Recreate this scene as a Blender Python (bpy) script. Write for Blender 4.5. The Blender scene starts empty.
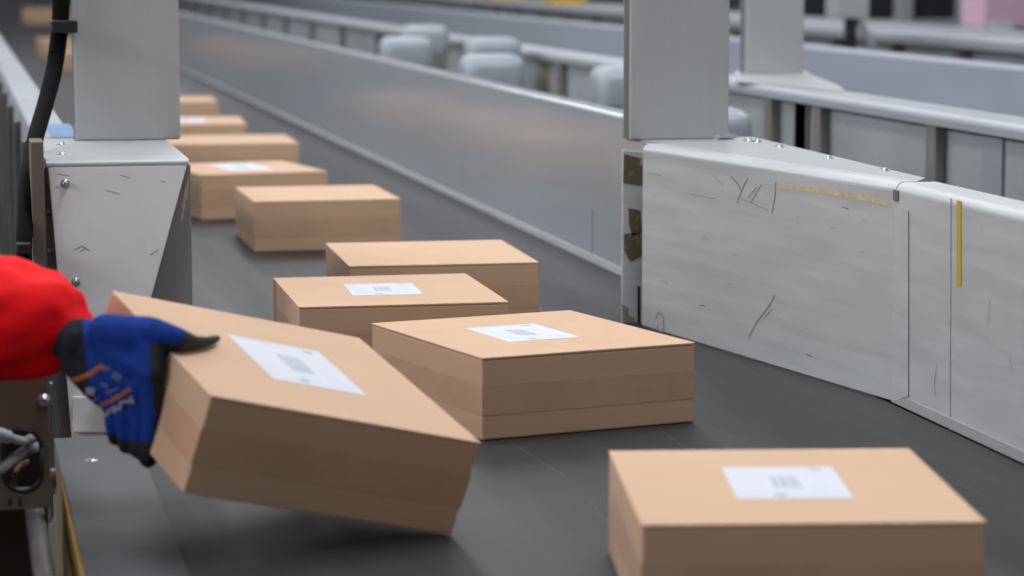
import bpy, bmesh, math, random
from mathutils import Vector, Matrix, Euler, noise
from mathutils.bvhtree import BVHTree

C = bpy.context.scene.collection
random.seed(7)
# ------------------------------------------------------------------ camera
F_PX, PSI, TH, HC = 2631.5, 0.2103, 0.1242, 0.8561
CAM = Vector((0, 0, HC))
FWD = Vector((math.sin(PSI)*math.cos(TH), math.cos(PSI)*math.cos(TH), -math.sin(TH)))
RGT = Vector((math.cos(PSI), -math.sin(PSI), 0))
UPV = RGT.cross(FWD)

def ray(u, v):
    return FWD + RGT*((u-512)/F_PX) - UPV*((v-288)/F_PX)
def on(u, v, p, n):                       # where the sight line meets a plane
    d = ray(u, v); n = Vector(n)
    return CAM + d*((Vector(p)-CAM).dot(n)/d.dot(n))
def at(u, v, y): return on(u, v, (0, y, 0), (0, 1, 0))
def atx(u, v, x): return on(u, v, (x, 0, 0), (1, 0, 0))
def atz(u, v, z): return on(u, v, (0, 0, z), (0, 0, 1))

cam = bpy.data.cameras.new('camera'); co = bpy.data.objects.new('camera', cam); C.objects.link(co)
co.location = CAM; co.rotation_euler = (math.pi/2-TH, 0, -PSI)
cam.sensor_width = 36; cam.lens = F_PX*36/1024
cam.dof.use_dof = True; cam.dof.focus_distance = 5.25; cam.dof.aperture_fstop = 3.6
cam.clip_end = 300; cam.clip_start = .05
bpy.context.scene.camera = co

# ------------------------------------------------------------------ materials
def srgb(r, g, b):
    f = lambda c: (c/255/12.92) if c <= 10 else ((c/255+.055)/1.055)**2.4
    return (f(r), f(g), f(b), 1)

def mat(name, col, rough=.5, metal=0, var=.12, scale=(8, 8, 8), bump=0, bscale=60, coat=0, col2=None, spec=.5, thr=None, rvar=0):
    m = bpy.data.materials.new(name); m.use_nodes = True
    nt = m.node_tree; b = nt.nodes['Principled BSDF']
    b.inputs['Roughness'].default_value = rough; b.inputs['Metallic'].default_value = metal
    b.inputs['Coat Weight'].default_value = coat; b.inputs['Coat Roughness'].default_value = .12
    b.inputs['Specular IOR Level'].default_value = spec
    tc = nt.nodes.new('ShaderNodeTexCoord'); mp = nt.nodes.new('ShaderNodeMapping')
    mp.inputs['Scale'].default_value = scale
    nt.links.new(tc.outputs['Object'], mp.inputs['Vector'])
    nz = nt.nodes.new('ShaderNodeTexNoise'); nz.inputs['Scale'].default_value = 1; nz.inputs['Detail'].default_value = 6
    nz.inputs['Roughness'].default_value = .65
    nt.links.new(mp.outputs[0], nz.inputs['Vector'])
    rp = nt.nodes.new('ShaderNodeValToRGB')
    c2 = col2 or tuple(c*(1-var*2) for c in col[:3])+(1,)
    c1 = col if col2 else tuple(min(1, c*(1+var)) for c in col[:3])+(1,)
    rp.color_ramp.elements[0].color = c2; rp.color_ramp.elements[1].color = c1
    rp.color_ramp.elements[0].position, rp.color_ramp.elements[1].position = thr or (.3, .7)
    nt.links.new(nz.outputs['Fac'], rp.inputs['Fac']); nt.links.new(rp.outputs['Color'], b.inputs['Base Color'])
    if rvar:
        mr = nt.nodes.new('ShaderNodeMapRange'); mr.inputs['From Min'].default_value = .3; mr.inputs['From Max'].default_value = .7
        mr.inputs['To Min'].default_value = rough-rvar; mr.inputs['To Max'].default_value = rough+rvar
        nt.links.new(nz.outputs['Fac'], mr.inputs['Value']); nt.links.new(mr.outputs[0], b.inputs['Roughness'])
    if bump:
        n2 = nt.nodes.new('ShaderNodeTexNoise'); n2.inputs['Scale'].default_value = bscale; n2.inputs['Detail'].default_value = 4
        nt.links.new(tc.outputs['Object'], n2.inputs['Vector'])
        bp = nt.nodes.new('ShaderNodeBump'); bp.inputs['Strength'].default_value = bump; bp.inputs['Distance'].default_value = .01
        nt.links.new(n2.outputs['Fac'], bp.inputs['Height']); nt.links.new(bp.outputs[0], b.inputs['Normal'])
    return m

M = {}
M['card'] = mat('cardboard', srgb(202, 168, 138), .7, 0, .03, (5, 5, 14), .02, 25, spec=.35)
M['cardedge'] = mat('cardboard edge', srgb(150, 112, 80), .85, 0, .15, (60, 60, 60))
M['tape'] = mat('clear tape', srgb(198, 162, 131), .4, 0, .05, (14, 14, 14), .05, 40)
M['label'] = mat('label paper', srgb(206, 209, 218), .6, 0, .02)
M['print'] = mat('label print', srgb(168, 174, 183), .6, 0, .1, (90, 90, 90))
M['printpale'] = mat('pale print', srgb(206, 210, 220), .6, 0, .05, (90, 90, 90))
M['belt'] = mat('rubber belt', srgb(44, 44, 46), .5, 0, .12, (9, .5, 9), .05, 220, rvar=.06, spec=.28)
M['belt2'] = mat('belt print', srgb(84, 84, 86), .5, 0, .2, (30, 3, 30))
M['alu'] = mat('scuffed aluminium', srgb(188, 191, 193), .42, .15, .06, (2.5, 2.5, 30), .03, 30, rvar=.08)
M['alutop'] = mat('aluminium cap', srgb(174, 176, 178), .45, .25, .04, (6, 6, 6), .02, 30)
M['wall'] = mat('painted sheet', srgb(180, 185, 192), .2, .4, .03, (1.2, .6, 3))
M['lip'] = mat('lip', srgb(214, 218, 224), .35, .3, .03)
M['post'] = mat('brushed steel', srgb(188, 190, 191), .4, .4, .018, (40, 40, 1.2), 0, 20, rvar=.03)
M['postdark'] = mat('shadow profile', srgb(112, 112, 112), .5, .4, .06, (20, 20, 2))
M['plate'] = mat('white plate', srgb(236, 238, 240), .5, 0, .035, (7, 7, 7), .02, 40)
M['backplate'] = mat('grey plate', srgb(140, 143, 146), .45, .2, .06, (6, 6, 3), .02, 30)
M['deck'] = mat('deck plate', srgb(66, 68, 71), .55, .1, .14, (5, 4, 5), .06, 70)
M['taupe'] = mat('taupe paint', srgb(112, 105, 93), .55, .1, .06, (5, 5, 2))
M['olive'] = mat('olive frame', srgb(112, 101, 58), .6, 0, .14, (8, 8, 8))
M['yellow'] = mat('yellow paint', srgb(170, 138, 40), .6, 0, .06, (40, 40, 40))
M['yellowtape'] = mat('yellow tape', srgb(190, 164, 30), .5, 0, .03)
M['residue'] = mat('adhesive residue', srgb(198, 184, 148), .7, 0, .15, (60, 60, 60))
M['olivetape'] = mat('worn olive tape', srgb(92, 86, 60), .5, 0, .25, (50, 50, 30), col2=srgb(176, 172, 160), thr=(.32, .42))
M['scuff'] = mat('scuff', srgb(140, 131, 121), .8, 0, .2, (80, 80, 80))
M['scufflight'] = mat('scuff pale', srgb(152, 152, 150), .8, 0, .2, (80, 80, 80))
M['bolt'] = mat('zinc bolt', srgb(176, 180, 186), .3, .8, .04)
M['dark'] = mat('black rubber', srgb(24, 24, 25), .5, 0, .15)
M['hose'] = mat('hose', srgb(12, 12, 13), .8, 0, .1, spec=.1)
M['brown'] = mat('shaded floor brown', srgb(58, 50, 44), .7, 0, .2, (9, 9, 9))  # floor tone with the shade under the conveyor put into the colour
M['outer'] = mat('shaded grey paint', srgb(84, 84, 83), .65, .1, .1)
M['pipe'] = mat('grey pipe', srgb(104, 106, 108), .5, .2, .1)
M['cablewhite'] = mat('white cable', srgb(190, 200, 204), .45, 0, .06)
M['cablegrey'] = mat('grey cable', srgb(126, 128, 130), .5, 0, .06)
M['cabletan'] = mat('tan cable', srgb(120, 96, 66), .5, 0, .06)
M['glint'] = mat('blue film', srgb(150, 186, 236), .2, 0, .08, (20, 20, 20))  # pale blue that paints a highlight on the rail
M['panel'] = mat('recessed panel', srgb(172, 176, 180), .5, .25, .12, (2, 1.2, 2))
M['stud'] = mat('stud', srgb(124, 121, 116), .55, .2, .1, (9, 9, 3))
M['rail'] = mat('pale rail', srgb(162, 166, 172), .45, .2, .05, (4, 1, 4))
M['farwall'] = mat('pale blue grey sheet', srgb(164, 171, 182), .5, .2, .04, (1, .6, 3))
M['cover'] = mat('silver motor housing', srgb(158, 165, 174), .5, .2, .05, (6, 6, 6))
M['darkpanel'] = mat('dark door', srgb(38, 46, 50), .3, 0, .3, (3, 3, 1))
M['pink'] = mat('pink panel', srgb(216, 182, 200), .6, 0, .05, (3, 3, 3))
M['yellowtote'] = mat('yellow tote', srgb(214, 176, 50), .5, 0, .06)
M['orange'] = mat('orange carton', srgb(206, 160, 104), .6, 0, .08)
M['floor'] = mat('concrete floor', srgb(82, 78, 74), .55, 0, .15, (1.5, 1.5, 1.5), .03, 20)
M['hallwall'] = mat('hall wall', srgb(150, 152, 156), .8, 0, .05)
M['red'] = mat('red jacket', srgb(246, 16, 26), .7, 0, .03, (10, 10, 10), .05, 90, spec=.15)
M['blue'] = mat('blue knit glove', srgb(10, 52, 136), .85, 0, .12, (60, 60, 60), .12, 500, spec=.25)
M['coat'] = mat('black glove coating', srgb(14, 13, 14), .7, 0, .2, (60, 60, 60), .1, 400)
M['cuff'] = mat('navy cuff', srgb(10, 14, 30), .9, 0, .1, (60, 60, 60))
M['stripe'] = mat('orange stripe', srgb(150, 88, 48), .7, 0, .1, (60, 60, 60))
M['redmark'] = mat('red mark', srgb(214, 60, 44), .7, 0, .1)
M['greymark'] = mat('grey mark', srgb(140, 142, 150), .7, 0, .1, (90, 90, 90))
M['bluemark'] = mat('blue grey mark', srgb(86, 92, 134), .7, 0, .1, (90, 90, 90))
M['skin'] = mat('skin', srgb(206, 160, 134), .55, 0, .05)
M['hair'] = mat('hair', srgb(52, 38, 28), .7, 0, .2, (40, 40, 40))
M['trouser'] = mat('trousers', srgb(38, 42, 52), .8, 0, .1, (40, 40, 40))
M['boot'] = mat('boots', srgb(28, 26, 25), .5, 0, .1)
M['eye'] = mat('eye', srgb(40, 34, 30), .3, 0, .05)

# ------------------------------------------------------------------ object helpers
def thing(name, label, cat, loc=(0, 0, 0), rot=(0, 0, 0), group=None):
    o = bpy.data.objects.new(name, None); C.objects.link(o)
    o.location = loc; o.rotation_euler = rot; o.empty_display_size = .1
    o['label'] = label; o['category'] = cat
    if group: o['group'] = group
    return o
def tag(o, label, cat, group=None):
    o['label'] = label; o['category'] = cat
    if group: o['group'] = group
    return o
def obj(name, bm, m, parent=None, smooth=False, label=None):
    me = bpy.data.meshes.new(name)
    bmesh.ops.recalc_face_normals(bm, faces=bm.faces[:])
    bm.to_mesh(me); bm.free()
    for x in (m if isinstance(m, (list, tuple)) else [m]): me.materials.append(x)
    if smooth:
        for p in me.polygons: p.use_smooth = True
    o = bpy.data.objects.new(name, me); C.objects.link(o)
    if parent:
        o.parent = parent
        w = Matrix.LocRotScale(parent.location, parent.rotation_euler, (1, 1, 1)) if parent.type == 'EMPTY' else None
        if getattr(bm, 'x', None): pass
    if label: o['label'] = label
    return o
def wobj(name, bm, m, parent, smooth=False, label=None):     # geometry given in world space, parent sits at parent.location (no rotation)
    base = Vector(parent.location)
    p = parent.parent
    while p: base += Vector(p.location); p = p.parent
    bmesh.ops.translate(bm, verts=bm.verts[:], vec=-base)
    return obj(name, bm, m, parent, smooth, label)
def dup(root, loc, rot=None, label=None, group=None):
    r = root.copy(); C.objects.link(r); r.location = loc
    if rot: r.rotation_euler = rot
    if label: r['label'] = label
    if group: r['group'] = group
    for ch in list(root.children):
        c = ch.copy(); C.objects.link(c); c.parent = r
        for g in list(ch.children):
            d = g.copy(); C.objects.link(d); d.parent = c
    return r
def struct(name, bm, m):
    o = obj(name, bm, m); o['kind'] = 'structure'; return o

def add_box(bm, a, b, mi=0, bev=0, seg=2):
    x0, y0, z0 = a; x1, y1, z1 = b
    t = bmesh.new() if bev else bm
    vs = [t.verts.new(p) for p in ((x0,y0,z0),(x1,y0,z0),(x1,y1,z0),(x0,y1,z0),(x0,y0,z1),(x1,y0,z1),(x1,y1,z1),(x0,y1,z1))]
    fs = [t.faces.new([vs[i] for i in q]) for q in ((3,2,1,0),(4,5,6,7),(0,1,5,4),(1,2,6,5),(2,3,7,6),(3,0,4,7))]
    for f in fs: f.material_index = mi
    if bev:
        bmesh.ops.bevel(t, geom=t.edges[:], offset=bev, segments=seg, profile=.5, affect='EDGES')
        join(bm, t, mi)
    return bm
def join(bm, t, mi=None):
    mp = {v: bm.verts.new(v.co) for v in t.verts}
    for f in t.faces:
        try:
            g = bm.faces.new([mp[v] for v in f.verts]); g.material_index = f.material_index if mi is None else mi; g.smooth = f.smooth
        except ValueError: pass
    t.free()
def box(a, b, bev=0, seg=2):
    return add_box(bmesh.new(), a, b, 0, bev, seg)
def add_prism(bm, pts, vec, mi=0):        # planar polygon swept along a vector
    vec = Vector(vec)
    a = [bm.verts.new(Vector(p)) for p in pts]; b = [bm.verts.new(Vector(p)+vec) for p in pts]
    n = len(pts)
    fs = [bm.faces.new(a[::-1]), bm.faces.new(b)]
    for i in range(n): fs.append(bm.faces.new((a[i], a[(i+1) % n], b[(i+1) % n], b[i])))
    for f in fs: f.material_index = mi
    return bm
def prism(pts, vec, bev=0):
    bm = add_prism(bmesh.new(), pts, vec)
    if bev: bmesh.ops.bevel(bm, geom=bm.edges[:], offset=bev, segments=2, profile=.5, affect='EDGES')
    return bm
def add_tube(bm, pts, r, seg=12, ridges=None, mi=0):
    pts = [Vector(p) for p in pts]; n = len(pts); rings = []
    up = Vector((0, 0, 1))
    for i, p in enumerate(pts):
        t = (pts[min(i+1, n-1)]-pts[max(i-1, 0)]).normalized()
        ref = Vector((0, 1, 0)) if abs(t.z) > .9 else up
        a = t.cross(ref).normalized(); b = t.cross(a)
        rr = r[i] if isinstance(r, (list, tuple)) else r
        if ridges: rr *= ridges[i % len(ridges)]
        rings.append([bm.verts.new(p+(a*math.cos(k*2*math.pi/seg)+b*math.sin(k*2*math.pi/seg))*rr) for k in range(seg)])
    for i in range(n-1):
        for k in range(seg):
            f = bm.faces.new((rings[i][k], rings[i][(k+1) % seg], rings[i+1][(k+1) % seg], rings[i+1][k])); f.smooth = True; f.material_index = mi
    for q in (rings[0][::-1], rings[-1]):
        f = bm.faces.new(q); f.material_index = mi
    return bm
def tube(pts, r, seg=12, ridges=None): return add_tube(bmesh.new(), pts, r, seg, ridges)
def smoothpath(pts, n=12):                # Catmull-Rom
    P = [Vector(p) for p in pts]; P = [P[0]*2-P[1]]+P+[P[-1]*2-P[-2]]; out = []
    for i in range(1, len(P)-2):
        for k in range(n):
            t = k/n; a, b, c, d = P[i-1:i+3]
            out.append(.5*((2*b)+(c-a)*t+(2*a-5*b+4*c-d)*t*t+(3*b-a-3*c+d)*t**3))
    out.append(P[-2]); return out
def sheet(profile, p0, p1, inward):
    """closed profile of (inward offset, z) swept along the ground line p0 to p1"""
    p0 = Vector((p0[0], p0[1], 0)); p1 = Vector((p1[0], p1[1], 0)); w = Vector((inward[0], inward[1], 0)).normalized()
    bm = add_prism(bmesh.new(), [p0+w*a+Vector((0, 0, z)) for a, z in profile], p1-p0)
    return bm
def lip_profile(z0, h, r, th, width):
    out = [(0, z0), (0, h-r)]+[(r-r*math.cos(a), h-r+r*math.sin(a)) for a in [math.pi/2*k/6 for k in range(1, 7)]]
    out += [(width, h), (width, h-th)]
    ri = max(r-th, .001)
    out += [(r-ri*math.cos(a), h-r+ri*math.sin(a)) for a in [math.pi/2*k/6 for k in range(6, -1, -1)]]
    out += [(th, z0)]
    return out
def strip_on(u_v, width_px, p, n, lift=.0008, bm=None):
    """thin raised mark lying on a plane, along a line of points"""
    bm = bm or bmesh.new(); n = Vector(n).normalized()
    if n.dot(CAM-Vector(p)) < 0: n = -n
    pts = [on(u, v, p, n)+n*lift for u, v in u_v]
    L = []
    for i, q in enumerate(pts):
        t = (pts[min(i+1, len(pts)-1)]-pts[max(i-1, 0)]).normalized(); s = n.cross(t)
        w = (q-CAM).length/F_PX*width_px/2*(1 if 0 < i < len(pts)-1 else .6)
        L.append((bm.verts.new(q+s*w), bm.verts.new(q-s*w)))
    for i in range(len(L)-1): bm.faces.new((L[i][0], L[i+1][0], L[i+1][1], L[i][1]))
    return bm
def solid(bm, n, d=.0006):
    n = Vector(n).normalized()
    r = bmesh.ops.extrude_face_region(bm, geom=bm.faces[:])
    bmesh.ops.translate(bm, verts=[e for e in r['geom'] if isinstance(e, bmesh.types.BMVert)], vec=n*d)
    return bm
def bolt_bm(p, n, r=.011, h=.007):
    n = Vector(n).normalized(); bm = bmesh.new()
    a = n.orthogonal().normalized(); b = n.cross(a); p = Vector(p)
    rings = []
    for rr, hh in ((1.5, 0), (1.5, .18), (1, .22), (1, .7), (.75, .95), (.3, 1.0), (.28, .7)):
        rings.append([bm.verts.new(p+n*h*hh+(a*math.cos(k*math.pi/6)+b*math.sin(k*math.pi/6))*r*rr) for k in range(12)])
    for i in range(len(rings)-1):
        for k in range(12): bm.faces.new((rings[i][k], rings[i][(k+1) % 12], rings[i+1][(k+1) % 12], rings[i+1][k]))
    bm.faces.new(rings[0][::-1]); bm.faces.new(rings[-1])
    return bm

# ------------------------------------------------------------------ the hall
struct('floor', box((-25, -6, -.95), (45, 125, -.85)), M['floor'])
struct('wall_back', box((-25, 125, -.85), (45, 125.3, 9)), M['hallwall'])
struct('wall_left', box((-25.3, -6, -.85), (-25, 125, 9)), M['hallwall'])

# ------------------------------------------------------------------ the main belt conveyor
BX0, BX1 = .31, 1.773
conv = thing('belt_conveyor', 'dark rubber belt conveyor carrying the cardboard boxes between metal sides', 'conveyor', (1.04, 4, -.85))
bm = box((BX0, 2.0, -.018), (BX1, 75, 0)); wobj('belt', bm, M['belt'], conv)
for k in range(9):
    sc = bmesh.new()
    x = random.uniform(.9, 1.65); y = random.uniform(3.4, 6); L = random.uniform(.15, .7); dx = random.uniform(-.12, .12)*L
    w_ = random.uniform(.0006, .0012)
    sc.faces.new([sc.verts.new(p) for p in ((x-w_, y, .0004), (x+w_, y, .0004), (x+dx+w_, y+L, .0004), (x+dx-w_, y+L, .0004))])
    wobj('scratch', sc, M['belt2'], conv, label='fine pale scratch along the dark belt')
wobj('side_wall', sheet(lip_profile(-.06, .44, .018, .006, .055), (1.779, 6.02), (1.779, 75), (1, 0)), M['wall'], conv)
wobj('wall_skirt', box((1.7745, 6.05, .001), (1.7788, 75, .022), .001), M['alu'], conv, label='pale skirting along the foot of the wall')
for y in (atx(593, 240, 1.779).y, atx(462, 180, 1.779).y, 14.2):
    wobj('seam', box((1.7784, y, .03), (1.7794, y+.012, .15)), M['stud'], conv, label='short dark seam in the wall')
wobj('frame', box((.33, 2.0, -.3), (1.77, 75, -.03)), M['stud'], conv)
wobj('deck_plate', prism([(.167, 2.0, 0), (.312, 2.0, 0), (.312, 4.72, 0), (.167, 4.72, 0)], (0, 0, .004), .0015), M['deck'], conv, label='dark grey metal deck strip beside the belt')
d = conv.children[-1]
p = atz(92, 460, .004)
bm = bmesh.new(); bmesh.ops.create_cone(bm, cap_ends=True, segments=20, radius1=.011, radius2=.009, depth=.002)
bmesh.ops.translate(bm, verts=bm.verts[:], vec=(p.x, p.y, .005)); wobj('screw', bm, M['bolt'], d)
wobj('side_frame', box((.168, 2.0, -.26), (.18, 4.72, -.012)), M['olive'], conv, label='olive painted left side of the frame')
d = conv.children[-1]
wobj('edge_stripe', box((.164, 2.0, -.017), (.17, 4.35, -.001), .001), M['yellow'], d, label='yellow stripe along the edge')
# far part of the left side
wobj('side_rail', sheet(lip_profile(-.1, .43, .014, .006, .088), (.2, 6.42), (.2, 75), (1, 0)), M['rail'], conv)
wobj('side_rail', sheet([(0, 0), (.006, 0), (.006, .42), (0, .42)], (.288, 6.42), (.288, 75), (1, 0)), M['panel'], conv)
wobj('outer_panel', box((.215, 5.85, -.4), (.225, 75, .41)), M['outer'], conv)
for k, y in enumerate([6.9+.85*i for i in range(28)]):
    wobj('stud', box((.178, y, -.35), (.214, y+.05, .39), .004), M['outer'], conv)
p = atx(60, 128, .24); q = atz(60, 128, .4305)
wobj('glint_patch', box((q.x-.035, 6.42, .4302), (q.x+.03, 6.95, .4312)), M['glint'], conv, label='pale blue highlight on the side rail, put in as a thin patch')  # shine on the rail top, painted as a thin blue slab
for xx in (.3, 1.7):
    for yy in (2.6, 5.5, 9.5, 14, 20): wobj('leg', box((xx-.03, yy-.03, -.85), (xx+.03, yy+.03, -.25), .004), M['stud'], conv)

# ------------------------------------------------------------------ cardboard boxes
BL_, BW_, BH_ = .4368, .5036, .15
def make_box(name, label, loc, rot, labelspec=None, scale=(1, 1, 1), tape=True, group='cardboard boxes on the conveyor belt', seed=0, zlift=.0008):
    L, W, H = BL_*scale[0], BW_*scale[1], BH_*scale[2]
    rnd = random.Random(seed)
    t = thing(name, label, 'box', (loc[0], loc[1], loc[2]+zlift), rot, group)
    bm = bmesh.new(); nx, nz = 10, 5
    # body: a subdivided carton with slightly bowed sides
    cube = bmesh.new(); add_box(cube, (-L/2, -W/2, 0), (L/2, W/2, H-.0045))
    bmesh.ops.subdivide_edges(cube, edges=cube.edges[:], cuts=7, use_grid_fill=True)
    for v in cube.verts:
        x, y, z = v.co; fx, fy, fz = x/(L/2), y/(W/2), z/H*2-1
        if abs(fx) > .999 and abs(fy) < .99: v.co.x += math.copysign(.0002, x)*(1-fy*fy)*(1-fz*fz)*rnd.uniform(.7, 1.2)
        if abs(fy) > .999 and abs(fx) < .99: v.co.y += math.copysign(.0002, y)*(1-fx*fx)*(1-fz*fz)*rnd.uniform(.7, 1.2)
    sharp = [e for e in cube.edges if len(e.link_faces) == 2 and e.calc_face_angle() > 1.2]
    bmesh.ops.bevel(cube, geom=sharp, offset=.003, segments=2, profile=.5, affect='EDGES')
    join(bm, cube)
    o = obj('body', bm, M['card'], t)
    # lid: folded panel with short tuck edge, leaving a seam at the front
    bm = bmesh.new()
    add_box(bm, (-L/2-.0006, -W/2-.0006, H-.0045), (L/2+.0006, W/2+.0006, H), 0, .0013, 2)
    obj('lid', bm, M['card'], t)
    if tape:
        bm = bmesh.new(); z0, z1 = H*.30, H*.66; e = .0006
        add_box(bm, (-L/2-e, -W/2-e, z0), (L/2+e, -W/2-e+.0004, z1))
        for s in (-1, 1):
            add_box(bm, (s*(L/2+e)-.0002, -W/2-e, z0), (s*(L/2+e)+.0002, W/2*.75, z1))
        obj('packing_tape', bm, M['tape'], t, label='glossy clear packing tape band around the side')
    if labelspec:
        cx, cy, lw, lh, a, mirror = labelspec
        bm = bmesh.new(); add_box(bm, (-lw/2, -lh/2, 0), (lw/2, lh/2, .0006), 0, .0002, 1)
        pr = bmesh.new()
        def bar(x0, y0, x1, y1, mi):
            add_box(pr, (x0*lw, y0*lh, .0005), (x1*lw, y1*lh, .0008), mi)
        for k in range(9):
            bar(-.12+k*.028, -.18, -.12+k*.028+.012+.008*(k % 3 == 0), .2, 0)
        for k in range(7):
            w = rnd.uniform(.12, .24); bar(.2, -.38+k*.11, .2+w, -.38+k*.11+.025, 1)
        for k in range(6):
            w = rnd.uniform(.1, .22); bar(-.44, -.32+k*.12, -.44+w, -.32+k*.12+.025, 1)
        bar(.28, .38, .38, .44, 0); bar(-.46, .455, .46, .46, 1); bar(-.16, -.44, -.06, -.36, 0)
        rm = Matrix.Translation((cx, cy, H+.0001)) @ Matrix.Rotation(a, 4, 'Z')
        bmesh.ops.transform(bm, matrix=rm, verts=bm.verts[:]); bmesh.ops.transform(pr, matrix=rm, verts=pr.verts[:])
        lo = obj('shipping_label', bm, M['label'], t, label='white printed shipping label')
        obj('label_print', pr, [M['print'], M['printpale']], lo)
    return t

g = 'cardboard boxes on the conveyor belt'
TROT, TLOC = (.1901, .2385, .2650), Vector((.4600, 3.985, .0935))
make_box('cardboard_box', 'tan cardboard box tilted up at its left end and held by the gloved hand', TLOC, TROT, (.009, .001, .157, .213, .0, 1), seed=1, zlift=.0045)
make_box('cardboard_box', 'closest cardboard box, cut off by the lower right frame edge, with label', (1.0945, 3.3537, 0), (0, 0, -.1653), (.002, .007, .155, .218, -.03, 1), seed=2)
make_box('cardboard_box', 'large cardboard box turned diagonally with label, right of the tilted box', (1.0686, 4.8496, 0), (0, 0, .2446), (-.015, .002, .149, .204, -.02, 1), seed=3)
make_box('cardboard_box', 'cardboard box with label, lying directly behind the tilted box', (.9104, 5.56, 0), (0, 0, -.0161), (-.008, .002, .150, .201, -.03, 1), seed=4)
make_box('cardboard_box', 'plain cardboard box without label behind two labelled boxes at the middle of the belt', (1.123, 6.2259, 0), (0, 0, -.0307), None, (1.02, 1, 1.02), seed=5)
make_box('cardboard_box', 'plain cardboard box with empty belt in front of it, beside the left plate', (1.0839, 7.9399, 0), (0, 0, .0008), None, seed=6)
make_box('cardboard_box', 'turned cardboard box with white label next behind the plain box near the left plate', (.975, 8.9639, 0), (0, 0, .1762), (0, .03, .155, .3, .0, 1), seed=7)
make_box('cardboard_box', 'wide plain cardboard box partly hidden by the left steel post, ahead of the turned one', (1.3228-.25, 10.40, 0), (0, 0, -.02), None, (1.15, 1.05, 1), seed=8)
make_box('cardboard_box', 'cardboard box with bright label peeking out right of the left steel post', (1.06, 11.86, 0), (0, 0, -.06), (-.02, 0, .16, .3, 0, 1), (1.05, 1.15, .92), seed=9)
make_box('cardboard_box', 'small looking far cardboard box, the last one visible right of the left post', (1.13, 13.75, 0), (0, 0, -.03), (-.1, 0, .16, .3, 0, 1), (1, 1.05, .9), seed=10)
make_box('cardboard_box', 'blurred far cardboard box seen between black hose and left post', (.98, 20.9, 0), (0, 0, .05), None, seed=11)
make_box('cardboard_box', 'blurred far cardboard box behind another, just under the black hose clip', (1.0, 24.0, 0), (0, 0, .0), None, seed=12)
make_box('cardboard_box', 'farthest dark brown cardboard box at the top left of the belt', (1.35, 36.0, 0), (0, 0, .0), None, (1.7, 1, 1.4), seed=13)

# ------------------------------------------------------------------ right side guard and panel
P0, P1 = Vector((1.578, 5.93, 0)), Vector((1.780, 4.795, 0))
gd = (P1-P0).normalized(); gn = Vector((gd.y, -gd.x, 0))        # pointing to the belt or away
if gn.x < 0: gn = -gn
guard = thing('guide_guard', 'scuffed silver metal guide guard angled into the belt under the right post', 'guard', (1.75, 5.4, 0))
wobj('front_panel', sheet(lip_profile(.004, .43, .018, .006, .05), P0, P1, gn), M['alu'], guard)
cp = [P0+gn*.048, P1+gn*.048, Vector((1.871, 4.876, 0)), Vector((1.9, 6.1, 0)), Vector((1.59, 6.12, 0))]
wobj('top_cap', prism([c+Vector((0, 0, .4245)) for c in cp], (0, 0, .0058), .001), M['alutop'], guard)
cap = guard.children[-1]
for u, v in ((748, 141), (757, 142), (779, 147), (828, 158.5), (884, 171)):
    p = atz(u, v, .4303); wobj('bolt', bolt_bm(p, (0, 0, 1), .008, .007), M['bolt'], cap, True)
ep = at(622, 324, 6.0); 
wobj('end_strip', prism([at(622, 326, 6.0), at(643, 326, 6.0), at(645, 152, 6.0), at(623, 150, 6.0)], (0, .012, 0), .002), M['alu'], guard)
es = guard.children[-1]
def patch(name, poly, y, m, parent, d=-.0012, label=None):
    return wobj(name, prism([at(u, v, y) for u, v in poly], (0, d, 0)), m, parent, label=label)
patch('tape_patch', [(624, 154), (644, 159), (643, 186), (623, 183)], 6.0, M['olivetape'], es, label='worn olive tape patch')
patch('tape_patch', [(624, 234), (641, 232), (642, 256), (630, 262), (624, 250)], 6.0, M['olivetape'], es, label='torn olive tape patch')
patch('tape_patch', [(628, 208), (640, 210), (642, 232), (632, 236), (629, 224)], 6.0, M['olivetape'], es, label='torn olive tape patch')
patch('slot', [(637.5, 286), (640, 286), (640, 327), (637.5, 327)], 6.0, M['dark'], es, label='narrow black slot')
patch('scuff_mark', [(622, 304), (629, 308), (628, 314), (634, 318), (633, 324), (623, 322)], 6.0, M['scuff'], es)
gface = (P0, gn)
def gmark(lines, w, m, label=None, name='scuff_mark', par=None):
    for L in lines: wobj(name, strip_on(L, w, gface[0], gface[1], .0006), m, par or guard.children[0], label=label)
gmark([[(731, 176), (738, 184), (742, 192)], [(748, 178), (743, 188), (737, 203)], [(757, 187), (748, 198)], [(762, 184), (751, 202)], [(776, 182), (775, 198), (772, 214)]], 2.0, M['scuff'], 'dark crossed scratches')
gmark([[(712, 174), (724, 186)], [(742, 199), (768, 210)], [(648, 172), (662, 176)], [(690, 194), (716, 199)]], 1.3, M['scufflight'])
gmark([[(777, 186), (830, 192), (870, 199), (897, 206)]], 5.5, M['residue'], 'yellowed adhesive line', 'adhesive_line')
gmark([[(775, 295), (770, 305), (757, 322), (749, 337)], [(772, 309), (764, 319)], [(699, 305), (705, 306)], [(842, 207), (849, 209)], [(806, 354), (812, 357)]], 2.0, M['scuff'])
gmark([[(656, 318), (659, 312), (663, 316), (664, 328), (660, 332), (657, 326)]], 3.0, M['scufflight'])
sp = []
rr = random.Random(5)
for k in range(18):
    u, v = rr.uniform(655, 885), rr.uniform(200, 375)
    if v < 300+ (u-640)*.22 and v > 160+(u-640)*.15: sp.append([(u, v), (u+rr.uniform(2, 7), v+rr.uniform(.6, 2))])
gmark(sp, .9, M['scufflight'], 'small nicks over the panel')
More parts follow.
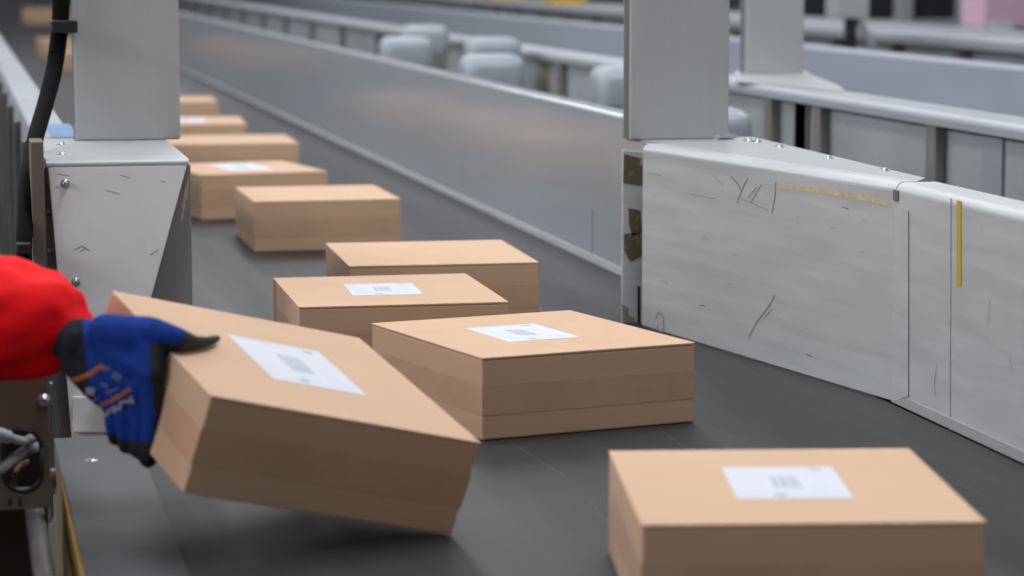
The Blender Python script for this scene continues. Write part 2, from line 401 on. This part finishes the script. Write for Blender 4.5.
# folded corner and overlap flange
fl0 = P1+Vector((0, .0, 0))
wobj('flange', prism([atx(u, v, 1.7788) for u, v in ((894, 200), (908.5, 211), (908.5, 396), (892, 402))], (-.0012, 0, 0)), M['alu'], guard)
wobj('corner_fold', box((1.7765, 4.775, .395), (1.7805, 4.80, .4155), .001), M['postdark'], guard, label='dark folded corner notch')

panel = thing('side_panel', 'plain silver side panel with a short yellow tape line at the right edge', 'panel', (1.8, 3.8, 0))
wobj('sheet', sheet(lip_profile(.002, .43, .018, .006, .08), (1.780, 4.79), (1.780, 2.2), (1, 0)), M['alu'], panel)
sh = panel.children[0]
wobj('skirt', box((1.7782, 2.2, .0015), (1.7797, 4.79, .022), .0005), M['alutop'], panel, label='pale skirting along the belt')
wobj('tape_line', prism([atx(u, v, 1.7796) for u, v in ((957, 200), (961.5, 201), (961.5, 287), (957, 286))], (-.0008, 0, 0)), M['yellowtape'], panel, label='yellow vertical tape line')
wobj('seam', prism([atx(u, v, 1.7797) for u, v in ((950.6, 198), (951.4, 198), (950.6, 433), (949.8, 433))], (-.0005, 0, 0)), M['scufflight'], panel)
for L in ([(937, 365), (934, 385), (936, 396)], [(1010, 355), (1012, 372)], [(981, 228), (982, 234)], [(905, 350), (903, 372)], [(990, 300), (988, 325)]):
    wobj('scuff_mark', strip_on(L, 1.3, (1.7797, 0, 0), (1, 0, 0), .0005), M['scufflight'], sh)

# ------------------------------------------------------------------ steel posts
def post(label, x0, x1, y, depth=.075, z0=.43, top=2.6, cap=None):
    t = thing('steel_post', label, 'post', ((x0+x1)/2, y+depth/2, z0))
    bm = box((x0, y, z0), (x1, y+depth, top), .004)
    wobj('column', bm, M['post'], t)
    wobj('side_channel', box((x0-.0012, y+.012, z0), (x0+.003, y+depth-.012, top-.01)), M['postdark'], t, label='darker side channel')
    wobj('end_cap', box((x0-.004, y-.004, top), (x1+.004, y+depth+.004, top+.01), .002), M['dark'], t)
    return t
post('brushed steel post standing on the scuffed right guard', 1.578, 1.822, 6.05, .07, .4306)
post('brushed steel post with a black hose beside it, on the white bracket', .2885, .5365, 6.30, .07, .4306)

# ------------------------------------------------------------------ left white bracket
br = thing('bracket_guard', 'white tapered metal bracket under the left steel post', 'bracket', (.35, 5.7, 0))
yf = 5.68
tl, tr = at(48, 163.5, yf), at(187, 163.5, yf); tl.z = tr.z = .4165; bl, brr = at(72, 440, yf), at(113, 440, yf)
zt = .405
wobj('front_plate', prism([tl, tr, brr, bl], (0, .012, 0), .002), M['plate'], br, label='white tapered front plate')
fp = br.children[0]
# rounded bend and top cap
prof = [(yf, .417)]+[(yf+.010-.010*math.cos(a), .43-.010+.010*math.sin(a)) for a in [math.pi/2*k/6 for k in range(7)]]+[(6.40, .43), (6.40, .422), (yf+.03, .422), (yf+.03, .38), (yf+.012, .417)]
xl, xr = tl.x-.004, tr.x+.004
wobj('top_cap', add_prism(bmesh.new(), [(xl, y, z) for y, z in prof], (xr-xl, 0, 0)), M['alutop'], br)
tc = br.children[-1]
a, b_ = at(44.5, 158, 5.715), at(190.5, 158, 5.715)
wobj('back_plate', prism([(a.x, 5.715, .008), (b_.x, 5.715, .008), (b_.x, 5.715, .415), (a.x, 5.715, .415)], (0, .012, 0), .002), M['backplate'], br, label='grey back plate')
bp_ = br.children[-1]
wobj('back_plate', prism([(a.x, 5.715, -.3), (.3, 5.715, -.3), (.3, 5.715, .007), (a.x, 5.715, .007)], (0, .012, 0), .002), M['backplate'], br, label='grey back plate')
q1, q2 = at(30.5, 142, 5.66), at(43.5, 142, 5.66)
wobj('side_channel', box((q1.x, 5.66, -.35), (q2.x, 5.78, q1.z), .002), M['taupe'], br, label='taupe vertical channel')
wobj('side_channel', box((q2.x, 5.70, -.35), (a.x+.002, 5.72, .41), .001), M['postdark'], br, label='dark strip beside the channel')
wobj('foot_plate', prism([at(72.5, 432, 5.675), at(116, 432, 5.675), at(118, 396, 5.675), at(72.5, 396, 5.675)], (0, -.008, 0), .003), M['plate'], br, label='small white plate at the foot')
for u, v in ((60.5, 144.5), (61.5, 154.5)): wobj('bolt', bolt_bm(atz(u, v, .4302), (0, 0, 1), .0085, .007), M['bolt'], tc, True)
for u, v in ((65, 183.5), (75.5, 282)): wobj('bolt', bolt_bm(at(u, v, yf), (0, -1, 0), .0065, .014), M['bolt'], fp, True)
for u, v in ((48.5, 211), (49, 250)): wobj('bolt', bolt_bm(at(u, v, 5.714), (0, -1, 0), .0065, .010), M['bolt'], bp_, True)
for L in ([(57, 174), (70, 176)], [(55, 187), (60, 187.5)], [(74, 250), (82, 246), (90, 251)], [(80, 252), (86, 248)], [(105, 190), (120, 194)], [(150, 255), (158, 250)], [(160, 181), (166, 182)], [(120, 175), (130, 178)]):
    wobj('scuff_mark', strip_on(L, 1.2, (0, yf, 0), (0, 1, 0), .0006), M['scufflight'], fp)
for L in ([(186, 185), (184, 205), (181, 222)], [(188, 175), (187, 200)]):
    wobj('scuff_mark', strip_on(L, 2.5, (0, 5.715, 0), (0, 1, 0), .0006), M['residue'], bp_)

# black corrugated hose with its two ties
hp = [at(u, v, y) for u, v, y in ((61, -140, 6.25), (61, -60, 6.25), (61, 0, 6.25), (59.5, 30, 6.24), (54, 70, 6.2), (45, 105, 6.1), (35, 140, 5.95), (28.5, 175, 5.8), (25.5, 210, 5.7), (24, 250, 5.62), (25, 300, 5.6), (28, 400, 5.6))]
hose = thing('corrugated_hose', 'black corrugated hose running down beside the left steel post', 'hose', hp[-1])
pp = smoothpath(hp, 40)
wobj('tube', tube(pp, [.0215-.004*min(1, i/len(pp)*1.2) for i in range(len(pp))], 14, (1, 1.0, .97, .97)), M['hose'], hose)
c0 = at(51.5, 26, 6.21); c1 = at(76, 26, 6.21)
wobj('clip', box((c0.x, 6.19, at(60, 33, 6.2).z), (c1.x+.003, 6.31, at(60, 20.5, 6.2).z), .003), M['dark'], hose, label='black clip fixing the hose to the post')
c0 = at(17, 255, 5.58); c1 = at(31, 243.5, 5.58)
wobj('clip', box((c0.x, 5.58, c0.z), (c1.x, 5.66, c1.z), .003), M['dark'], hose, label='lower black clip')

# wiring cover plate with oval hole, and its cables
YP = 4.25
pa, pb = at(-70, 513, YP), at(46.5, 335, YP)
cover = thing('cover_plate', 'taupe metal cover plate with an oval cable hole below the red sleeve', 'cover plate', (.1, YP, pa.z))
hc_, hr = at(22.5, 460, YP), None
hx0, hx1 = at(3, 460, YP).x, at(41.5, 460, YP).x; hz1, hz0 = at(20, 430, YP).z, at(20, 491.5, YP).z
r_ = (hx1-hx0)/2; cx_ = (hx0+hx1)/2
inner = []; outer = []; N = 48
for k in range(N):
    a_ = 2*math.pi*k/N; s, c = math.sin(a_), math.cos(a_)
    zc = (hz1-r_) if s >= 0 else (hz0+r_)
    inner.append((cx_+r_*c, zc+r_*s))
    x0, x1, z0, z1 = pa.x, pb.x, pa.z, pb.z; zm = (hz0+hz1)/2
    tt = min((x1-cx_)/c if c > 1e-6 else 1e9, (x0-cx_)/c if c < -1e-6 else 1e9, (z1-zm)/s if s > 1e-6 else 1e9, (z0-zm)/s if s < -1e-6 else 1e9)
    outer.append((cx_+c*tt, zm+s*tt))
for ccx, ccz in ((pa.x, pa.z), (pb.x, pa.z), (pb.x, pb.z), (pa.x, pb.z)):
    k = min(range(N), key=lambda i: (outer[i][0]-ccx)**2+(outer[i][1]-ccz)**2); outer[k] = (ccx, ccz)
bm = bmesh.new()
R = [[bm.verts.new((x, y, z)) for x, z in ring] for y in (YP, YP+.004) for ring in (outer, inner)]
for k in range(N):
    j = (k+1) % N
    bm.faces.new((R[0][k], R[0][j], R[1][j], R[1][k])); bm.faces.new((R[2][k], R[3][k], R[3][j], R[2][j]))
    bm.faces.new((R[0][k], R[2][k], R[2][j], R[0][j])); bm.faces.new((R[1][k], R[1][j], R[3][j], R[3][k]))
wobj('plate', bm, M['taupe'], cover)
pl_ = cover.children[0]
# rubber edge of the hole
wobj('hole_trim', tube([(x, YP-.001, z) for x, z in inner]+[(inner[0][0], YP-.001, inner[0][1])], .0035, 8), M['dark'], cover)
wobj('slot', box((at(8.5, 502, YP).x, YP-.0012, at(8, 506, YP).z), (at(11.5, 502, YP).x, YP+.003, at(8, 498, YP).z)), M['dark'], pl_)
wobj('slot', box((at(18.5, 502, YP).x, YP-.0012, at(18, 506, YP).z), (at(21.5, 502, YP).x, YP+.003, at(18, 498, YP).z)), M['dark'], pl_)
wobj('floor_shade_sheet', box((-.2, YP+.2, -.84), (.145, YP+.22, pa.z-.02)), M['brown'], cover, label='added dark brown sheet standing in for shaded floor below the plate')  # added sheet, its dark colour replaces the shade on the floor below
wobj('return_flange', box((pb.x-.002, YP, pa.z), (pb.x+.002, YP+.05, pb.z), .002), M['taupe'], cover)
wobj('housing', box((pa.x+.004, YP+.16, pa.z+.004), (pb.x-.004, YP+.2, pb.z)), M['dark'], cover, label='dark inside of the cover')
wobj('bolt', bolt_bm(at(43.5, 401, YP), (0, -1, 0), .008, .010), M['bolt'], pl_, True)
tag(obj('cable', tube(smoothpath([at(-60, 425, YP-0.090), at(-10, 432, YP-0.070), at(8, 437, YP-0.050), at(24, 441, YP-0.010), at(34, 436, YP+0.090)], 8), [.0105]*17+[.007]*16), M['cablewhite']), 'pale white cable entering the oval hole from the left', 'cable')
tag(obj('cable', tube(smoothpath([at(-60, 500, YP-0.090), at(-10, 476, YP-0.070), at(8, 464, YP-0.040), at(24, 452, YP+0.010), at(36, 447, YP+0.090)], 8), .009), M['cablegrey']), 'grey cable rising into the oval hole from lower left', 'cable')
tag(obj('cable', tube(smoothpath([at(27, 462, YP+0.09), at(20, 466, YP+0.07), at(15, 474, YP+0.050), at(13, 487, YP+0.080)], 8), .005), M['cabletan']), 'thin tan cable hanging inside the oval hole', 'cable')
z_ = at(36, 513, 4.27)
tag(obj('conduit_pipe', tube([(z_.x+.0, 4.36, z_.z-.018), (z_.x+.0, 2.2, z_.z-.018)], .0165, 16), M['pipe']), 'grey pipe running below the taupe cover plate at bottom left', 'pipe')
tag(obj('support_strap', prism([at(50, 384, 4.78), at(53, 384, 4.78), at(68, 470, 4.78), at(65, 470, 4.78)], (0, .03, 0), .001), M['pipe']), 'thin slanted metal strap beside the dark deck', 'strap')
bm = bmesh.new(); p = at(57, 478, 4.70)
bmesh.ops.create_cone(bm, cap_ends=True, segments=24, radius1=.018, radius2=.018, depth=.05, matrix=Matrix.Translation(p) @ Matrix.Rotation(math.pi/2, 4, 'Y'))
bmesh.ops.bevel(bm, geom=[e for e in bm.edges if len(e.link_faces[0].verts) > 4 or len(e.link_faces[1].verts) > 4], offset=.004, segments=2, affect='EDGES')
bmesh.ops.translate(bm, verts=bm.verts[:], vec=(.0, 0, 0))
wobj('roller_cap', bm, M['cablegrey'], conv, True, 'pale round roller end')
p = at(11, 250, 6.3)

# ------------------------------------------------------------------ second conveyor line behind
c2 = thing('roller_conveyor', 'second conveyor line behind the right guard with pale rail and studded side', 'conveyor', (3.3, 9, -.85))
wobj('near_rail', sheet(lip_profile(.392, .43, .02, .006, .15), (2.71, 3.0), (2.71, 75), (1, 0)), M['rail'], c2)
wobj('recessed_panel', box((2.752, 3.0, -.4), (2.762, 75, .42)), M['panel'], c2)
wobj('bed', box((2.8, 3.0, .0), (4.2, 75, .02)), M['belt'], c2)
ys = []
for u in (930, 815, 766): ys.append(atx(u, 120, 2.70).y)
for k in range(8): ys.append(ys[2]+1.05*(k+1))
ys += [ys[-1]+1.6*(k+1) for k in range(12)]+[ys[0]-1.05]
for y in ys:
    wobj('stud', box((2.716, y, -.4), (2.751, y+.075, .40), .004), M['stud'], c2)
for k, y in enumerate((ys[2]-.3, ys[0]-.42, ys[3]+.3, ys[1]+.2)):
    wobj('brace', box((2.742, y, -.4), (2.7515, y+.14, .40), .003), M['postdark' if k == 3 else 'rail'], c2)
wobj('far_wall', sheet(lip_profile(-.3, .43, .02, .01, .06), (4.2, 4.0), (4.2, 75), (1, 0)), M['farwall'], c2)
p = atx(546, 75, 2.75)
wobj('sticker', box((2.747, p.y-.025, p.z-.05), (2.7515, p.y+.035, p.z+.035), .001), M['yellowtape'], c2, label='small yellow sticker on the side')
for xx in (2.9, 4.1):
    for yy in (3.5, 8, 13, 19): wobj('leg', box((xx-.04, yy-.04, -.85), (xx+.04, yy+.04, 0), .004), M['stud'], c2)
pp = post('blurred steel post on the second conveyor line behind the guard', 2.90, 3.125, 9.42, .08, .4347)
wobj('foot_plate', prism([atz(u, v, .4305) for u, v in ((735, 82), (846, 92), (838, 86), (812, 76), (806, 72), (735, 71.5))], (0, 0, .004), .001), M['alutop'], pp, label='pale flat foot plate')

# motor housings between the two lines
def housing():
    t = thing('motor_housing', '', 'motor', (0, 0, 0), (0, 0, 0), 'motor housings between the conveyor lines')
    bm = box((-.125, -.16, -.02), (.125, .16, .16), .05, 6)
    for f in bm.faces: f.smooth = True
    obj('cover', bm, M['cover'], t)
    bm = box((-.112, -.15, -.20), (.112, .15, .0), .01); obj('base', bm, M['stud'], t)
    obj('bracket', box((-.05, -.05, -.86), (.05, .05, -.18), .004), M['stud'], t)
    return t
spots = [(406, 38, 2.15, 'silver rounded motor housing behind the wall, left one of the near pair'),
         (492, 56, 2.12, 'largest silver rounded motor housing just behind the middle of the wall'),
         (703, 109, 2.15, 'silver rounded motor housing peeking out right of the right steel post'),
         (424, 20.5, 2.50, 'far silver motor housing at the second line, the left one of that row'),
         (492, 32, 2.50, 'far silver motor housing at the second line, behind the largest one'),
         (626, 60, 2.50, 'silver motor housing at the second line, cut by the right post left edge')]
proto = housing()
for i, (u, v, x, lab) in enumerate(spots):
    p = atx(u, v, x)
    o = proto if i == 0 else dup(proto, (0, 0, 0))
    o['label'] = lab; o.location = (p.x, p.y, p.z-.155-(.03 if i > 2 else 0)); o.rotation_euler = (0, 0, -.1)
    o.location.z = max(o.location.z, 0.005)

# ------------------------------------------------------------------ third line, cabinets and goods far behind
c3 = thing('sorting_line', 'third conveyor line far behind with pale rail, at the top right', 'conveyor', (6.2, 16, -.85))
wobj('near_rail', sheet(lip_profile(.36, .43, .03, .01, .75), (5.6, 6), (5.6, 75), (1, 0)), M['rail'], c3)
wobj('side_panel', box((5.72, 6, -.4), (5.75, 75, .42)), M['panel'], c3)
for k in range(16): wobj('stud', box((5.64, 12+1.1*k, -.4), (5.71, 12.1+1.1*k, .40)), M['stud'], c3)
for yy in (8, 14, 22): wobj('leg', box((6.0, yy, -.85), (6.1, yy+.1, .3)), M['stud'], c3)
YC = 21.0
def uv_box(u0, v0, u1, v1, y, dep, name, m, parent, bev=.01, zb=None, label=None):
    a = at(u0, v1, y); b = at(u1, v0, y)
    return wobj(name, box((a.x, y, a.z if zb is None else zb), (b.x, y+dep, b.z), bev), m, parent, label=label)
p = at(900, 30, YC)
cab = thing('machine_cabinet', 'row of dark door openings in a pale frame at the top right behind', 'cabinet', (p.x, YC, -.85))
uv_box(800, -60, 965, 30, YC+.12, .5, 'housing', M['darkpanel'], cab, zb=-.85)
uv_box(872, -60, 897, 17, YC+.08, .03, 'door', M['darkpanel'], cab)
uv_box(917, -60, 958, 22, YC+.08, .03, 'door', M['darkpanel'], cab)
uv_box(897, -60, 915, 30, YC, .13, 'frame_post', M['panel'], cab, zb=-.85)
uv_box(958, -60, 965, 30, YC, .13, 'frame_post', M['rail'], cab, zb=-.85)
uv_box(800, 19, 965, 40, YC+.02, .1, 'sill', M['rail'], cab)
p = at(853, 20, 14.5)
sp_ = thing('machine_post', 'grey post with dark lower stem and slanted brace beside the cabinet doors', 'post', (p.x, 14.5, -.85))
uv_box(836, -80, 871, 19, 14.5, .2, 'column', M['post'], sp_)
uv_box(848, 19, 858, 44, 14.52, .08, 'stem', M['dark'], sp_, zb=-.85)
wobj('brace', prism([at(858, 20, 14.5), at(864, 20, 14.5), at(878, 48, 14.5), at(870, 48, 14.5)], (0, .05, 0), .004), M['rail'], sp_)
p = at(1000, 25, 19.5)
pk = thing('pink_container', 'pale pink container at the far upper right corner', 'container', (p.x, 19.5, p.z))
uv_box(984, -50, 1070, 29, 19.5, .5, 'body', M['pink'], pk, .02)
uv_box(981, -56, 1074, -50, 19.46, .58, 'rim', M['pink'], pk, .01)
uv_box(994, 22, 1014, 31, 19.4, .06, 'tag_holder', M['label'], pk, .004, label='white tag near the base')
wobj('stand', box((at(970, 29, 19.6).x, 19.55, -.85), (at(1060, 29, 19.6).x, 19.95, at(970, 29, 19.5).z)), M['stud'], pk)
def carton(u, w, m, name, label, cat):
    d = ray(u, 3); k = 5.85/d.x; y = d.y*k
    t = thing(name, label, cat, (5.85, y, .4305))
    wobj('body', box((5.85-w/2, y-.2, .4305), (5.85+w/2, y+.2, .66), .01), m, t)
    wobj('lid', box((5.85-w/2-.01, y-.21, .66), (5.85+w/2+.01, y+.21, .68), .004), m, t)
carton(432, .25, M['orange'], 'carton', 'small orange carton at the top edge left of the yellow totes', 'carton')
carton(384, .42, M['orange'], 'carton', 'orange carton at the top edge above the left motor housing', 'carton')
carton(505, .40, M['yellowtote'], 'plastic_tote', 'yellow tote at the top edge, left one of two', 'tote')
carton(564, .34, M['yellowtote'], 'plastic_tote', 'yellow tote at the top edge, right one of two', 'tote')

# ------------------------------------------------------------------ the worker
RT = Euler(TROT).to_matrix()
def TLc(t, y, z):                          # t metres out from the box's left end face
    return RT @ Vector((-BL_/2-t, y, z)) + TLOC + Vector((0, 0, .0045))

def blob(name, chains, voxel, m, parent, smooth=4, disp=None, extra=None, label=None, flat=None, returnmesh=False):
    bm = bmesh.new()
    for ch in chains:
        for (a, ra), (b, rb) in zip(ch[:-1], ch[1:]):
            a, b = Vector(a), Vector(b); n = max(2, int((b-a).length/(min(ra, rb)*.3)))
            for k in range(n+1):
                s = k/n
                bmesh.ops.create_icosphere(bm, subdivisions=2, radius=ra+(rb-ra)*s, matrix=Matrix.Translation(a.lerp(b, s)))
    me = bpy.data.meshes.new('tmp'); bm.to_mesh(me); bm.free()
    o = bpy.data.objects.new('tmp', me); C.objects.link(o)
    r = o.modifiers.new('r', 'REMESH'); r.mode = 'VOXEL'; r.voxel_size = voxel
    s = o.modifiers.new('s', 'SMOOTH'); s.iterations = smooth; s.factor = .5
    dg = bpy.context.evaluated_depsgraph_get(); dg.update()
    nm = bpy.data.meshes.new_from_object(o.evaluated_get(dg))
    bpy.data.objects.remove(o)
    if disp:
        nrm = [v.normal.copy() for v in nm.vertices]
        for v, n in zip(nm.vertices, nrm): v.co += n*disp(v.co)
    for p in nm.polygons: p.use_smooth = True
    nm.materials.clear()
    ms = m if isinstance(m, (list, tuple)) else [m]
    for x in ms: nm.materials.append(x)
    if extra:
        for p in nm.polygons: p.material_index = extra(p.center, p.normal)
    base = Vector(parent.location); p = parent.parent
    while p: base += Vector(p.location); p = p.parent
    bv = BVHTree.FromPolygons([v.co.copy() for v in nm.vertices], [tuple(p.vertices) for p in nm.polygons])
    for v in nm.vertices: v.co -= base
    ob = bpy.data.objects.new(name, nm); ob.parent = parent; C.objects.link(ob)
    if label: ob['label'] = label
    return ob, bv

man = thing('person', 'person in red jacket and blue glove reaching in from the left to the tilted box', 'person', (-.40, 4.25, -.85))
def Ttop(u, v, h): return on(u, v, TLc(0, 0, .15)+RT.col[2]*h, RT.col[2])
wrist = at(80, 343, 3.967)
K = [at(151, 374, 3.847), at(139, 389, 3.872), at(126, 399, 3.897), at(113, 404, 3.922)]
fingers = [
    [(K[0], .0195), (at(155, 413, 3.847), .0175), (at(152, 449, 3.857), .0160), (TLc(-.012, -.060, -.0175), .0140)],
    [(K[1], .0190), (at(142, 425, 3.872), .0165), (at(139, 449, 3.882), .0155), (TLc(-.008, -.030, -.0165), .0125)],
    [(K[2], .0185), (at(127, 429, 3.897), .0160), (at(127, 445, 3.907), .0145), (TLc(-.005, -.006, -.0165), .0120)],
    [(K[3], .0165), (at(114, 427, 3.922), .0140), (at(116, 438, 3.932), .0125), (TLc(-.002, .016, -.0150), .0110)],
]
thumb = [(at(106, 333, 3.917), .030), (at(150, 336, 3.877), .0300), (Ttop(176, 339, .0185), .0190), (Ttop(194, 343, .0125), .0115), (Ttop(207, 342, .0105), .0090), (Ttop(217, 338.5, .009), .0062)]
palm = []
for i, k in enumerate(K):
    w2 = at((84, 80, 76, 72)[i], (333, 343, 355, 364)[i], 3.967)
    palm.append([(w2, (.024, .026, .024, .019)[i]), (w2.lerp(k, .55), (.029, .028, .026, .022)[i]), (k, (.0205, .021, .0195, .017)[i])])
palm.append([(K[0], .02), (K[1], .021), (K[2], .02), (K[3], .017)])
palm.append([(thumb[1][0], .026), (K[0], .0205)])
palm.append([(thumb[0][0], .028), (K[1], .022)])
palm.append([(wrist, .035), (at(52, 333, 4.027), .036)])
ex_ = RT.col[0]
tipc = [f[-2][0] for f in fingers]+[f[-1][0] for f in fingers]
thc = [thumb[3][0], thumb[3][0], thumb[4][0], thumb[5][0]]
def gloveidx(c, n):
    if (c-K[0]).dot(RGT) > -.004 and n.normalized().dot(RGT) > .12 and c.z < K[0].z+.045: return 1
    if any((c-t).length < .022 for t in tipc): return 1
    if any((c-t).length < .020 for t in thc): return 1
    if (c-wrist).dot(RGT) < .013-(c-wrist).z*.15: return 2
    if n.normalized().dot(ex_) > .30: return 1
    return 0
glove, gbv = blob('glove', palm+fingers+[thumb], .0032, [M['blue'], M['coat'], M['cuff']], man, 3, None, gloveidx, label='blue knitted work glove with black coated fingers')
def gstrip(pts, wpx, m, name, label=None):
    bm = bmesh.new(); L = []
    P = []
    for (u0, v0), (u1, v1) in zip(pts[:-1], pts[1:]):
        for k in range(6): P.append((u0+(u1-u0)*k/6, v0+(v1-v0)*k/6))
    P.append(pts[-1])
    for i, (u, v) in enumerate(P):
        a, b = P[max(i-1, 0)], P[min(i+1, len(P)-1)]
        du, dv = b[0]-a[0], b[1]-a[1]; l = math.hypot(du, dv) or 1
        ou, ov = -dv/l*wpx/2, du/l*wpx/2
        row = []
        for s in (-1, 1):
            d = ray(u+ou*s, v+ov*s).normalized(); h = gbv.ray_cast(CAM, d)
            if h[0] is None: row = None; break
            row.append(h[0]+h[1]*.0009)
        if row: L.append([bm.verts.new(q) for q in row])
        else: L.append(None)
    for a, b in zip(L[:-1], L[1:]):
        if a and b: bm.faces.new((a[0], b[0], b[1], a[1]))
    base = Vector(man.location)
    bmesh.ops.translate(bm, verts=bm.verts[:], vec=-base)
    if not bm.faces: bm.free(); return
    o = obj(name, bm, m, None, True, label); o.parent = glove
gstrip([(68, 381.5), (80, 378), (90, 374), (100, 367), (104, 367)], 5, M['stripe'], 'stripe', 'orange stripe across the glove')
gstrip([(88, 408), (98, 406), (110, 401), (122, 394.5), (130.5, 388.5)], 4.2, M['stripe'], 'stripe', 'orange stripe across the glove')
gstrip([(123, 393), (128.5, 389.8)], 3, M['redmark'], 'mark')
for poly, w, mm in (([(86.5, 390.5), (95, 391.5)], 8, 'greymark'), ([(104, 369.5), (111, 368)], 4, 'bluemark'), ([(113, 374), (121, 379)], 7, 'bluemark'), ([(101, 383), (109, 386.5)], 4, 'bluemark'), ([(106, 393), (119, 388)], 3, 'bluemark'), ([(86, 403), (100, 397)], 2.2, 'bluemark'),
                    ([(100, 410), (108, 415)], 3.5, 'greymark'), ([(106, 416), (110, 409.5), (116, 412.5)], 3, 'greymark'), ([(115, 411), (113, 407), (120, 409), (121, 401)], 3.2, 'greymark'), ([(122, 402), (128, 401), (133, 402), (131, 396)], 3.2, 'greymark')):
    gstrip(poly, w, M[mm], 'mark')

def folds(c):
    return .006*noise.noise(c*11)+.012*noise.noise(Vector((c.x*9+c.z*7, c.y*16, c.z*24-c.x*8)))+.004*noise.noise(c*34)
sh_r = Vector((-.33, 4.10, .52)); el = at(-150, 316, 4.05)
sleeve = [(sh_r, .095), (el, .100), (at(-60, 318, 4.05), .098), (at(0, 319, 4.05), .099), (at(32, 323, 4.05), .0925), (at(47, 325, 4.05), .072), (at(60, 328, 4.05), .044)]
sh_l = Vector((-.37, 4.46, .53)); el_l = Vector((-.42, 4.58, .24)); wr_l = Vector((-.33, 4.58, .03))
jacket = [sleeve, [(sh_l, .09), (el_l, .082), (wr_l, .062)], [(sh_r, .09), (Vector((-.37, 4.28, .56)), .085), (sh_l, .09)],
          [((-.40, 4.20, .02), .15), ((-.39, 4.20, .30), .16), ((-.37, 4.22, .48), .14), ((-.36, 4.27, .60), .085)],
          [((-.40, 4.36, .02), .15), ((-.39, 4.36, .30), .16), ((-.37, 4.34, .48), .14)]]
blob('jacket', jacket, .011, M['red'], man, 5, folds, label='bright red padded jacket')
head = [[((-.36, 4.28, .58), .062), ((-.345, 4.28, .68), .06)], [((-.335, 4.28, .80), .082), ((-.36, 4.28, .815), .088)], [((-.325, 4.28, .755), .064), ((-.31, 4.28, .71), .04)],
        [((-.256, 4.28, .785), .008), ((-.240, 4.28, .752), .013)], [((-.345, 4.19, .775), .016), ((-.35, 4.188, .755), .012)], [((-.345, 4.37, .775), .016), ((-.35, 4.372, .755), .012)],
        [((-.272, 4.262, .718), .008), ((-.272, 4.298, .718), .008)]]
blob('body', head, .006, M['skin'], man, 3)
blob('hair', [[((-.38, 4.28, .82), .092), ((-.36, 4.28, .845), .086)], [((-.41, 4.28, .77), .07), ((-.39, 4.28, .80), .085)], [((-.31, 4.25, .875), .03), ((-.31, 4.31, .875), .03)]], .007, M['hair'], man, 3, lambda c: .004*noise.noise(c*40))
for yy in (4.25, 4.31):
    bm = bmesh.new(); bmesh.ops.create_uvsphere(bm, u_segments=14, v_segments=10, radius=.011, matrix=Matrix.Translation((-.262, yy, .785))); wobj('eye', bm, M['eye'], man, True)
for yh, dx in ((4.19, .02), (4.38, -.06)):
    pass
blob('trousers', [[((-.40, 4.20, .04), .12), ((-.37+.02, 4.18, -.38), .085), ((-.40, 4.17, -.76), .065)], [((-.40, 4.36, .04), .12), ((-.42, 4.38, -.38), .085), ((-.46, 4.39, -.76), .065)], [((-.40, 4.2, .02), .13), ((-.40, 4.36, .02), .13)]], .011, M['trouser'], man, 4, lambda c: .004*noise.noise(c*14))
for xx, yy in ((-.40, 4.17), (-.46, 4.39)):
    blob('boot', [[((xx, yy, -.73), .058), ((xx-.01, yy, -.80), .05)], [((xx-.03, yy, -.805), .042), ((xx+.10, yy, -.806), .044), ((xx+.17, yy, -.812), .037)]], .008, M['boot'], man, 3)
# relaxed left glove
lw = wr_l; F_ = Vector((.35, .05, -.93)).normalized(); T_ = Vector((.9, -.2, .35)).normalized(); N_ = F_.cross(T_)
lk = [lw+F_*.095+T_*d for d in (.032, .011, -.010, -.030)]
lf = [[(k, .0125), (k+F_*.034*s-N_*.004, .0112), (k+F_*.060*s-N_*.018, .0100), (k+F_*.074*s-N_*.034, .009)] for k, s in zip(lk, (.95, 1.08, 1, .8))]
lt = [[(lw+F_*.02+T_*.016, .018), (lw+F_*.055+T_*.052, .0135), (lw+F_*.088+T_*.064, .0115), (lw+F_*.112+T_*.062, .009)]]
blob('glove', [[(lw, .025), (k, .0145)] for k in lk]+lf+lt, .0042, [M['blue']], man, 3, label='blue work glove hanging at the side')

# ------------------------------------------------------------------ light of the hall
def area(name, loc, sx, sy, power, col=(1, 1, 1), rot=(0, 0, 0)):
    l = bpy.data.lights.new(name, 'AREA'); l.shape = 'RECTANGLE'; l.size = sx; l.size_y = sy; l.energy = power; l.color = col
    o = bpy.data.objects.new(name, l); C.objects.link(o); o.location = loc; o.rotation_euler = rot
    return o
for i, (x, y) in enumerate(((1.8, 5), (-1.6, 10), (6.2, 10), (2.4, 16), (-1.6, 22), (6.2, 22), (2.4, 30))):
    area('ceiling_light', (x, y, 5.6), 1.2, 5 if i == 0 else 7, 270 if i == 0 else 200, (.97, .985, 1))
for i, y in enumerate((1.5, 10, 20)):
    area('side_light', (-7.5, y, 4.2), 2.0, 7, 330, (.96, .98, 1), (0, math.radians(-66), 0))
w = bpy.data.worlds.new('hall'); bpy.context.scene.world = w; w.use_nodes = True
bg = w.node_tree.nodes['Background']; bg.inputs['Color'].default_value = (.86, .91, 1, 1); bg.inputs['Strength'].default_value = .25

vs = bpy.context.scene.view_settings
bpy.context.scene.display_settings.display_device = 'sRGB'
vs.view_transform = 'Standard'; vs.look = 'None'; vs.gamma = 1; vs.use_curve_mapping = False; vs.exposure = 0
